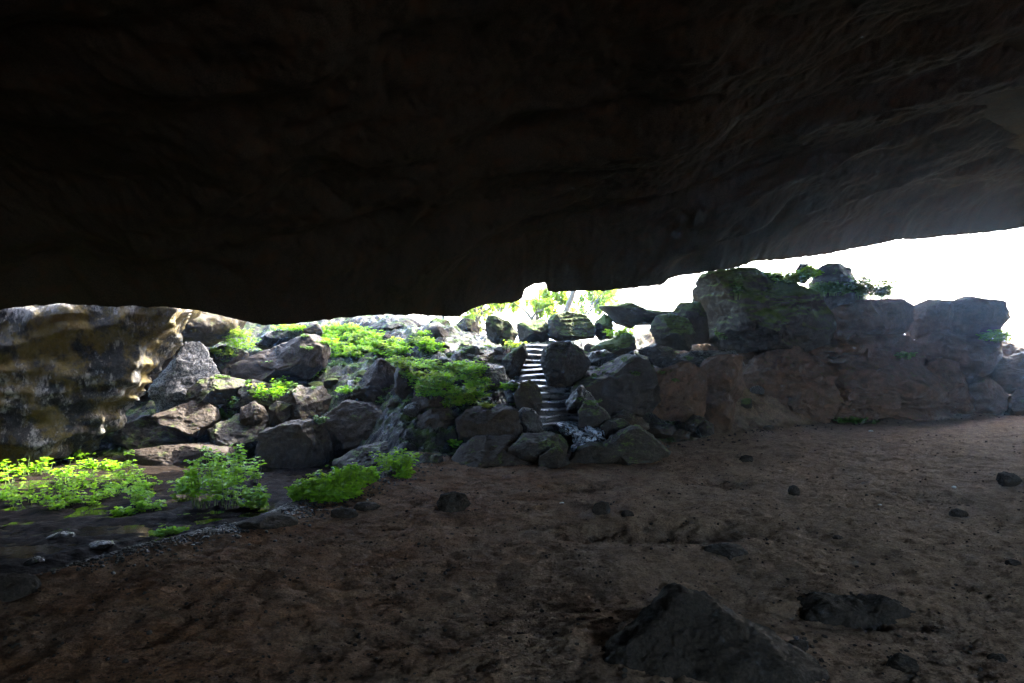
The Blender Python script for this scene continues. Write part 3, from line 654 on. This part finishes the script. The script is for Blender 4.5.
for a_ in [(10, 600, 60, 26, 'brown rock at the left edge of the mud'), (100, 550, 26, 9, 'shiny wet stone in the middle of the mud'),
           (35, 565, 20, 8, 'small wet stone at the left of the mud'), (60, 540, 30, 7, 'flat wet stone lying in the shallow pool'), (345, 520, 30, 12, 'dark stone in the bank slope'),
           (268, 530, 60, 14, 'black crumbling ledge stone on the pool bank')]:
    floor_stone(*a_, mat='clod' if ('brown' in a_[4] or 'bank' in a_[4]) else 'wet')
for px, py, l in [(871, 432+0, 'tiny pale chip at the foot of the wavy slab'), (954, 488, 'brightest tiny pale chip lying on the right floor'), (880, 506, 'tiny pale chip in the middle of the right floor'), (562, 504, 'thin pale chip beside the long hollow'), (967, 412, 'tiny pale chip against the far boulders')]:
    floor_stone(px, py, 5, 2, l, mat='chip', name='pale_chip')
# foreground mound
rock([(540, 715), (595, 672), (638, 645), (662, 622), (677, 607), (692, 600), (712, 608), (740, 626), (775, 644), (812, 660), (840, 682), (870, 715), (700, 740)],
     'big pointed dark earth mound in the foreground', 'clod', D=3.75, dep=.34, p=2.0, ncut=2, rough=.9, name='earth_mound', cat='mound', sub=7, cuts=[((-.25, -.95, .15), .45)], lean=.5)

rock([(800, 606), (822, 596), (850, 603), (880, 598), (905, 610), (928, 628), (920, 650), (860, 652), (815, 640), (800, 622)],
     'long dark crumbly earth hump right of the big foreground mound', 'clod', D=4.65, dep=.3, rough=1.4, fine_=1.6, ncut=2, name='earth_mound', cat='mound', sub=6)
# gravel and soil crumbs
def scatter(name, pts, sizes, mat, kind='stuff', sub=2, flat=.7, seed=0):
    rr = np.random.default_rng(seed); U, Fc = ico(sub)
    vs, fs = [], []; base = []
    for k in range(8):
        P = U.copy()
        for _ in range(7):
            v = rr.normal(size=3); v /= np.linalg.norm(v); e = P@v-rr.uniform(.5, .8); P = P-np.where(e > 0, e, 0)[:, None]*v
        base.append(P*np.array([1, .8, flat]))
    for i, (p_, s_) in enumerate(zip(pts, sizes)):
        a = rr.uniform(0, 6.28); c_, n_ = math.cos(a), math.sin(a)
        B = base[i % 8]*s_
        B = np.stack([B[:, 0]*c_-B[:, 1]*n_, B[:, 0]*n_+B[:, 1]*c_, B[:, 2]], 1)
        vs.append(B+p_); fs.append(Fc+i*len(U))
    me = mesh_from(name, np.concatenate(vs), np.concatenate(fs), False)
    return tag(obj(name, me, M[mat]), kind=kind)
r = np.random.default_rng(11)
pts = []
while len(pts) < 7000:
    Y = r.uniform(5.2, 11); xe_ = np.interp(Y, EY, EX); X = xe_-.28-r.normal(0, .30)
    D_ = np.exp(-((Y-6.9)/1.5)**2)
    if r.uniform() > D_+.08: continue
    pts.append((X, Y))
pts = np.array(pts); z = height(pts[:, 0], pts[:, 1])
o = scatter('wet_gravel', np.column_stack([pts, z+.008]), r.uniform(.005, .022, len(pts)), 'gravel', seed=4)
tag(o, 'black shiny wet gravel along the edge of the muddy pool', 'gravel')
pts = []
while len(pts) < 7000:
    Y = 3.2+12*r.uniform()**1.6; X = r.uniform(-.7, .7)*Y
    if X < np.interp(Y, EY, EX)+.1 or Y > np.interp(X, FX, FY)+.1: continue
    pts.append((X, Y))
pts = np.array(pts); gxx, gyy = pts[:, 0], pts[:, 1]; z = fine(gxx, gyy, height(gxx, gyy))
for _ in range(500):
    X = r.uniform(-1.2, 13); Y = np.interp(X, FX, FY)-abs(r.normal(0, .45)); pts = np.vstack([pts, [[X, Y]]])
gxx, gyy = pts[:, 0], pts[:, 1]; z = fine(gxx, gyy, height(gxx, gyy))
cl = .5+.5*fbm(np.column_stack([pts*1.2, pts[:, 0]*0]), 3, 8)
o = scatter('soil_crumbs', np.column_stack([pts, z+.001]), np.where(np.arange(len(pts)) < 7000, (.003+.016*r.uniform(size=len(pts))**5)*(.6+cl), .008+.035*r.uniform(size=len(pts))**3), 'clod', sub=1, seed=5)
tag(o, 'crumbs of dry earth strewn over the cave floor', 'earth crumbs')

# ------------------------------------------------------------------ plants
class Foliage:
    def __init__(s): s.v = []; s.f = []
    def leaf(s, p, d, up, L, W):
        d = d/np.linalg.norm(d); sd_ = np.cross(d, up); sd_ /= (np.linalg.norm(sd_)+1e-6); nn_ = np.cross(sd_, d)
        b = len(s.v)
        for a_, w_, h_ in ((0, 0, 0), (.35, .5, .1), (.8, .42, .02), (1, 0, -.12), (.8, -.42, .02), (.35, -.5, .1)):
            s.v.append(p+d*L*a_+sd_*W*w_+nn_*L*h_)
        s.f.append([b, b+1, b+2, b+3]); s.f.append([b, b+3, b+4, b+5])
class Tubes:
    def __init__(s): s.v = []; s.f = []
    def tube(s, pts, r0, r1, n=4):
        b = len(s.v); pts = [np.array(p) for p in pts]
        for i, p in enumerate(pts):
            d = pts[min(i+1, len(pts)-1)]-pts[max(i-1, 0)]; d = d/(np.linalg.norm(d)+1e-9)
            u = np.cross(d, (.3, .9, .1)); u /= np.linalg.norm(u); v = np.cross(d, u)
            rr = r0+(r1-r0)*i/(len(pts)-1)
            for k in range(n):
                a_ = 2*math.pi*k/n; s.v.append(p+u*math.cos(a_)*rr+v*math.sin(a_)*rr)
        for i in range(len(pts)-1):
            for k in range(n): s.f.append([b+i*n+k, b+i*n+(k+1) % n, b+(i+1)*n+(k+1) % n, b+(i+1)*n+k])
def herb(fo, tu, C, w_, h_, nst, r, L=.045, dens=9):
    for _ in range(nst):
        a_ = r.uniform(0, 6.28); q = math.sqrt(r.uniform())
        b = C+np.array([math.cos(a_)*w_*.35*q, math.sin(a_)*w_*.3*q, -.02])
        hh = h_*r.uniform(.5, 1.05)*(1-.25*q)
        tip = b+np.array([math.cos(a_)*w_*.22*q+r.normal(0, .03), math.sin(a_)*w_*.2*q+r.normal(0, .03), hh])
        mid = (b+tip)/2+r.normal(0, .02, 3)
        tu.tube([b, mid, tip], .006, .002, 3)
        for k in range(dens):
            t = r.uniform(.15, 1)**.7
            p_ = b*(1-t)**2+2*mid*t*(1-t)+tip*t*t
            az_ = r.uniform(0, 6.28); dd = np.array([math.cos(az_), math.sin(az_), r.uniform(-.2, .6)])
            # petiole end with three leaflets
            e = p_+dd*r.uniform(.2, 1.0)*L*1.3
            for m_ in range(3):
                a2 = az_+(m_-1)*1.1; d2 = np.array([math.cos(a2), math.sin(a2), r.uniform(-.3, .35)])
                fo.leaf(e, d2, np.array([r.normal(0, .3), r.normal(0, .3), 1]), L*r.uniform(.7, 1.2), L*r.uniform(.7, 1.0))
def plant(spots, label, name='leafy_plant', cat='plant', mat='leaf', group=None, L=.045, nst=16, dens=9, seed=0):
    """spots: list of (point, width, height)"""
    r = np.random.default_rng(seed); C0 = np.array(spots[0][0])
    root = empty(name, C0); tag(root, label, cat, group)
    fo, tu = Foliage(), Tubes()
    for C, w_, h_ in spots: herb(fo, tu, np.array(C), w_, h_, nst, r, L, dens)
    for nm, g, m_ in (('foliage', fo, mat), ('stems', tu, 'stem')):
        me = mesh_from(nm, np.array(g.v), g.f, nm == 'stems', C0)
        o = obj(nm, me, M[m_]); o.parent = root
    return root
def gp(px, py, zoff=0):
    D = ray_ground(px, py, 5, 20) or 12
    return np.array([(px-512)/F*D, D, CAMH-(py-341.5)/F*D+zoff])
pool = [(8, 484, 44, 30), (24, 505, 46, 34), (34, 476, 40, 28), (52, 497, 44, 36), (60, 508, 40, 30), (74, 482, 40, 30), (86, 505, 34, 24), (66, 462, 40, 20), (20, 462, 44, 22), (44, 456, 40, 18), (98, 468, 30, 16),
        (108, 497, 36, 26), (122, 486, 34, 28), (136, 503, 34, 30), (130, 514, 24, 14), (150, 510, 26, 16), (146, 490, 26, 20), (4, 500, 26, 22), (92, 488, 30, 20), (112, 470, 26, 14)]
for k, (px, py, wp, hp) in enumerate(pool):
    C = gp(px, py); s_ = C[1]/F
    plant([(C, wp*s_, hp*s_*.85)], 'bright green leafy plant in the crowded patch growing out of the pool on the left', group='plants crowding the left part of the pool', nst=11, dens=7, L=.044, seed=k+1, name='pool_plant')
for k, (px, py, wp, hp, lb) in enumerate([(184, 500, 24, 30, 'low bright plant left of the tallest pool plant'), (200, 506, 26, 56, 'tall slender pool plant with one long leafy shoot reaching up'),
        (222, 508, 40, 50, 'widest bright pool plant in the middle of the right clump'), (236, 492, 28, 54, 'tallest bright pool plant leaning over the right clump'),
        (254, 508, 26, 26, 'small bright plant at the right end of the pool clump'), (258, 484, 14, 24, 'thin dark green sprig behind the right end of the pool clump'), (214, 490, 30, 44, 'bright plant at the back of the right pool clump'),
        (171, 534, 22, 7, 'tiny low sprig on the mud in front of the pool plants'), (128, 482, 14, 40, 'single upright shoot between the two pool clumps')]):
    C = gp(px, py); s_ = C[1]/F
    plant([(C, wp*s_, hp*s_*1.1)], lb, nst=4 if wp < 20 else 13, dens=10, L=.052, seed=k+51, name='pool_plant')
sp_ = []
for px, py, wp, hp in [(303, 500, 26, 22), (318, 497, 30, 26), (334, 493, 30, 30), (350, 488, 30, 30), (364, 484, 24, 20), (325, 502, 30, 18), (345, 498, 24, 18)]:
    C = gp(px, py); sp_.append((C, wp*C[1]/F, hp*C[1]/F))
plant(sp_, 'bright green leafy bush on the bank in front of the dark boulders', name='leafy_bush', cat='bush', nst=26, dens=12, seed=90)

bpy.context.view_layer.update()
def on(px, py):
    loc, nrm, o = hitpix(px, py)
    if loc is None or loc.y > 22: return None
    return np.array(loc)
for k, (px, py, wp, hp, lb, m_) in enumerate([
        (397, 472, 40, 26, 'bright sprig growing over small stones at the foot of the dark boulder', 'leaf'),
        (404, 480, 12, 14, 'small sprig at the floor edge below the stones', 'leaf'),
        (222, 358, 22, 14, 'yellow-green tuft beside the top of the white boulder', 'leafy'), (240, 352, 30, 22, 'bright fern tuft under the ceiling edge, left of the brown boulder', 'leaf'),
        (235, 338, 28, 12, 'yellow mossy tuft against the ceiling edge', 'leafy'), (288, 332, 30, 9, 'flat strip of ferns right under the ceiling edge', 'leaf'),
        (270, 400, 34, 22, 'fern tuft on the dark boulder at the left of the pile', 'leaf'), (284, 392, 18, 18, 'dark green upright tuft beside the black boulder', 'leaf'),
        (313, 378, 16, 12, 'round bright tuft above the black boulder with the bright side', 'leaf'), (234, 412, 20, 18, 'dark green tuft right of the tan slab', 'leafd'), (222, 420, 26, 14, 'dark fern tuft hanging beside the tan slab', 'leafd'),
        (346, 394, 18, 9, 'small bright tuft left of the pointed boulders', 'leaf'), (332, 358, 14, 9, 'bright tuft on the right end of the brown boulder', 'leaf'), (318, 424, 9, 11, 'tiny dark tuft between two black boulders', 'leafd'),
        (455, 446, 6, 8, 'tiny bright sprig at the left end of the flat-topped boulder', 'leaf'), (485, 408, 12, 7, 'tiny tuft on top of the flat-topped boulder', 'leafy'), (508, 390, 14, 9, 'small tuft beside the upright tan-sided boulder', 'leaf'),
        (516, 348, 16, 9, 'tuft at the left side of the top steps', 'leafy'), (618, 338, 30, 11, 'bright green moss tuft on the slanted slab under the stone beam', 'leaf'),
        (775, 284, 12, 14, 'bright leaf cluster dangling at the top of the dome boulder', 'leaf'), (792, 282, 14, 12, 'yellowish leaf cluster on the dome boulder, second from its left', 'leafy'), (807, 280, 14, 14, 'bright leaf cluster beside the small perched boulder', 'leaf'),
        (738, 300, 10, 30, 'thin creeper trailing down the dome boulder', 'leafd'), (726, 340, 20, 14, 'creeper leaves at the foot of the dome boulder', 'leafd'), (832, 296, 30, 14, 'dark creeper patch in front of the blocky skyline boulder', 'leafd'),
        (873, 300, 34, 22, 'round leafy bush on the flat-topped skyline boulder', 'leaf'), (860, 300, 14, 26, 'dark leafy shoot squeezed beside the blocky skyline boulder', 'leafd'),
        (904, 360, 16, 10, 'small green patch on the right flank of the outcrop', 'leafd'), (996, 340, 20, 12, 'bright tuft under the snout-shaped boulder', 'leaf'), (855, 424, 40, 6, 'low green weeds at the foot of the rock mass', 'leafd')]):
    C = None
    for dy in (-1, 2, 5, 8, 12):
        C = on(px, py+dy)
        if C is not None and C[1] < 19.5: break
    if C is None: C = gp(px, py)
    s_ = C[1]/F
    sky_ = px > 760 and py < 345
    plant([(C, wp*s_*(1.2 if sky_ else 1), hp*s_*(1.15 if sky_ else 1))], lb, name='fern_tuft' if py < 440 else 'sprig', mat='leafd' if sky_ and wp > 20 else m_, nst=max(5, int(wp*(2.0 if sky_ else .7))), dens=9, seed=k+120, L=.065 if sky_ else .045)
# fern bank (uncountable cover)
fo, tu, fo2 = Foliage(), Tubes(), Foliage(); r = np.random.default_rng(66)
def inpoly(x, y, poly):
    c_ = False; j = len(poly)-1
    for i in range(len(poly)):
        xi, yi = poly[i]; xj, yj = poly[j]
        if (yi > y) != (yj > y) and x < (xj-xi)*(y-yi)/(yj-yi)+xi: c_ = not c_
        j = i
    return c_
BANK = [[(318, 334), (330, 320), (350, 317), (366, 330), (400, 332), (402, 350), (370, 352), (345, 352), (330, 345)],
        [(402, 346), (420, 352), (438, 362), (470, 360), (484, 368), (486, 382), (470, 400), (450, 402), (425, 392), (404, 372), (396, 360)],
        [(408, 332), (424, 326), (436, 340), (436, 352), (420, 344)], [(440, 390), (475, 384), (470, 406), (448, 404)]]
cnt = 0
for poly, nclump in zip(BANK, (80, 80, 14, 10)):
    P = np.array(poly); k = 0; tries = 0
    while k < nclump and tries < 3000:
        tries += 1
        x = r.uniform(P[:, 0].min(), P[:, 0].max()); y = r.uniform(P[:, 1].min(), P[:, 1].max())
        if not inpoly(x, y, poly): continue
        C = on(x, y+5)
        if C is None or C[1] > 19: continue
        herb(fo if k % 3 else fo2, tu, C, .34, r.uniform(.08, .24), 6, r, .045, 8); k += 1
root = empty('fern_bank', (-1.5, 13.5, .8)); tag(root, 'dense bank of bright green ferns covering the slope left of the stairs', 'ferns', kind='stuff')
for nm, g, m_ in (('foliage', fo, 'leaf'), ('yellow_foliage', fo2, 'leafy'), ('stems', tu, 'stem')):
    o = obj(nm, mesh_from(nm, np.array(g.v), g.f, False, (-1.5, 13.5, .8)), M[m_]); o.parent = root; o['kind'] = 'stuff'
# thin cover on the wet slope
fo, tu = Foliage(), Tubes()
for _ in range(260):
    x = r.uniform(215, 700); y = r.uniform(335, 405)
    if 522 < x < 580: continue
    loc, nrm, o_ = hitpix(x, y)
    if loc is None or loc.y > 19 or nrm.z < .45: continue
    herb(fo, tu, np.array(loc), .13, .07, 4, r, .03, 6)
root = empty('slope_weeds', (0, 13, .8)); tag(root, 'scattered small green weeds on the wet boulder slope', 'weeds', kind='stuff')
for nm, g, m_ in (('foliage', fo, 'leafd'), ('stems', tu, 'stem')):
    o = obj(nm, mesh_from(nm, np.array(g.v), g.f, False, (0, 13, .8)), M[m_]); o.parent = root; o['kind'] = 'stuff'

# ------------------------------------------------------------------ trees and shrubs outside
def tree(base, H, label, leaves=1400, spread=.5, name='tree', cat='tree', mat='leafy', seed=0, L=.09, r0=.07, levels=4, bark='twig', lean=(0, 0)):
    r = np.random.default_rng(seed); base = np.array(base, float)
    tu = Tubes(); ends = []
    def grow(p, d, ln, rad, lev):
        pts = [p]; q = p.copy(); dd = d.copy()
        for i in range(4):
            dd = dd+r.normal(0, .16, 3); dd /= np.linalg.norm(dd); q = q+dd*ln/4; pts.append(q.copy())
        tu.tube(pts, rad, rad*.6, 5 if lev < 2 else 3)
        if lev >= levels: ends.append((pts[2], q)); return
        for k in range(3 if lev else 4):
            nd = dd+r.normal(0, spread, 3); nd[2] += .15; nd /= np.linalg.norm(nd)
            grow(pts[-1] if k < 2 else pts[2+r.integers(0, 2)], nd, ln*r.uniform(.6, .82), rad*.58, lev+1)
    grow(base-np.array([0, 0, .05]), np.array([lean[0], lean[1], 1.]), H*.34, r0, 0)
    root = empty(name, base); tag(root, label, cat)
    o = obj('trunk' if cat == 'tree' else 'branches', mesh_from('trunk', np.array(tu.v), tu.f, True, base), M[bark]); o.parent = root
    if leaves:
        fo = Foliage()
        for k in range(leaves):
            a_, b_ = ends[r.integers(len(ends))]; p_ = a_+(b_-a_)*r.uniform(0, 1.2)+r.normal(0, .05*H/3, 3)
            d = r.normal(size=3); fo.leaf(p_, d, np.array([0, 0, 1.]), L*r.uniform(.6, 1.2), L*.6)
        o = obj('crown' if cat == 'tree' else 'foliage', mesh_from('crown', np.array(fo.v), fo.f, False, base), M[mat]); o.parent = root
    return root
def gb(px, D): X = (px-512)/F*D; return (X, D, float(height(X, D)))
tree(gb(535, 22), 2.6, 'sunlit thin-branched tree outside, seen above the low mossy boulder', 3000, seed=1, L=.12)
tree(gb(505, 24), 2.6, 'pale overexposed tree outside behind the dark angular boulder', 4000, seed=2, L=.12)
tree(gb(575, 27), 3.0, 'pale tree outside behind the mossy dome boulder', 3500, seed=3, L=.12)
tree(gb(478, 21), 1.8, 'yellow sunlit shrub outside under the ceiling edge', 900, name='shrub', cat='shrub', seed=4)
tree(gb(445, 24), 2.0, 'pale green shrub outside, leftmost one on the skyline', 1100, name='shrub', cat='shrub', seed=5)
tree(gb(625, 22), .7, 'low bright shrub seen through the gap below the stone beam', 700, name='shrub', cat='shrub', seed=6, mat='leaf', L=.05, r0=.02)
tree(gb(1017, 19.4), .95, 'bare crooked shrub against the sky at the right edge', 0, name='bare_shrub', cat='shrub', seed=7, levels=3, r0=.022, bark='bark')
o_ = hitpix(790, 285)[0]
if o_ is not None:
    tree((o_.x, o_.y+.3, o_.z+.1), .55, 'twisted bare rootstock on top of the dome boulder', 60, name='rootstock', cat='shrub', seed=9, levels=3, r0=.02, mat='leaf', L=.05, bark='bark', lean=(.5, 0))


tree((1.3, 20.5, float(height(1.3, 20.5))), 9.0, 'tall tree added outside to shade the slope, its lower branches showing above the stair top', 5000, spread=.45, seed=21, L=.26, r0=.10, mat='leafy')  # tall crown above the lip added to shade the overbright slope

# ------------------------------------------------------------------ blue air volume added to imitate lens flare on the right
bm = bmesh.new(); bmesh.ops.create_cube(bm, size=1); me = bpy.data.meshes.new('flare_haze'); bm.to_mesh(me); bm.free()
hz = bpy.data.objects.new('flare_haze', me); sc.collection.objects.link(hz); hz['kind'] = 'stuff'
hz.scale = (500*S, 420*S, 16*S); hz.location = (0, 130*S, 5*S)
hm = bpy.data.materials.new('flare_haze'); hm.use_nodes = True; t = hm.node_tree; t.nodes.clear()
ho = t.nodes.new('ShaderNodeOutputMaterial'); pv = t.nodes.new('ShaderNodeVolumePrincipled')
pv.inputs['Density'].default_value = .0010; pv.inputs['Anisotropy'].default_value = .82; pv.inputs['Color'].default_value = (.24, .50, 1, 1)
t.links.new(pv.outputs[0], ho.inputs['Volume']); me.materials.append(hm)
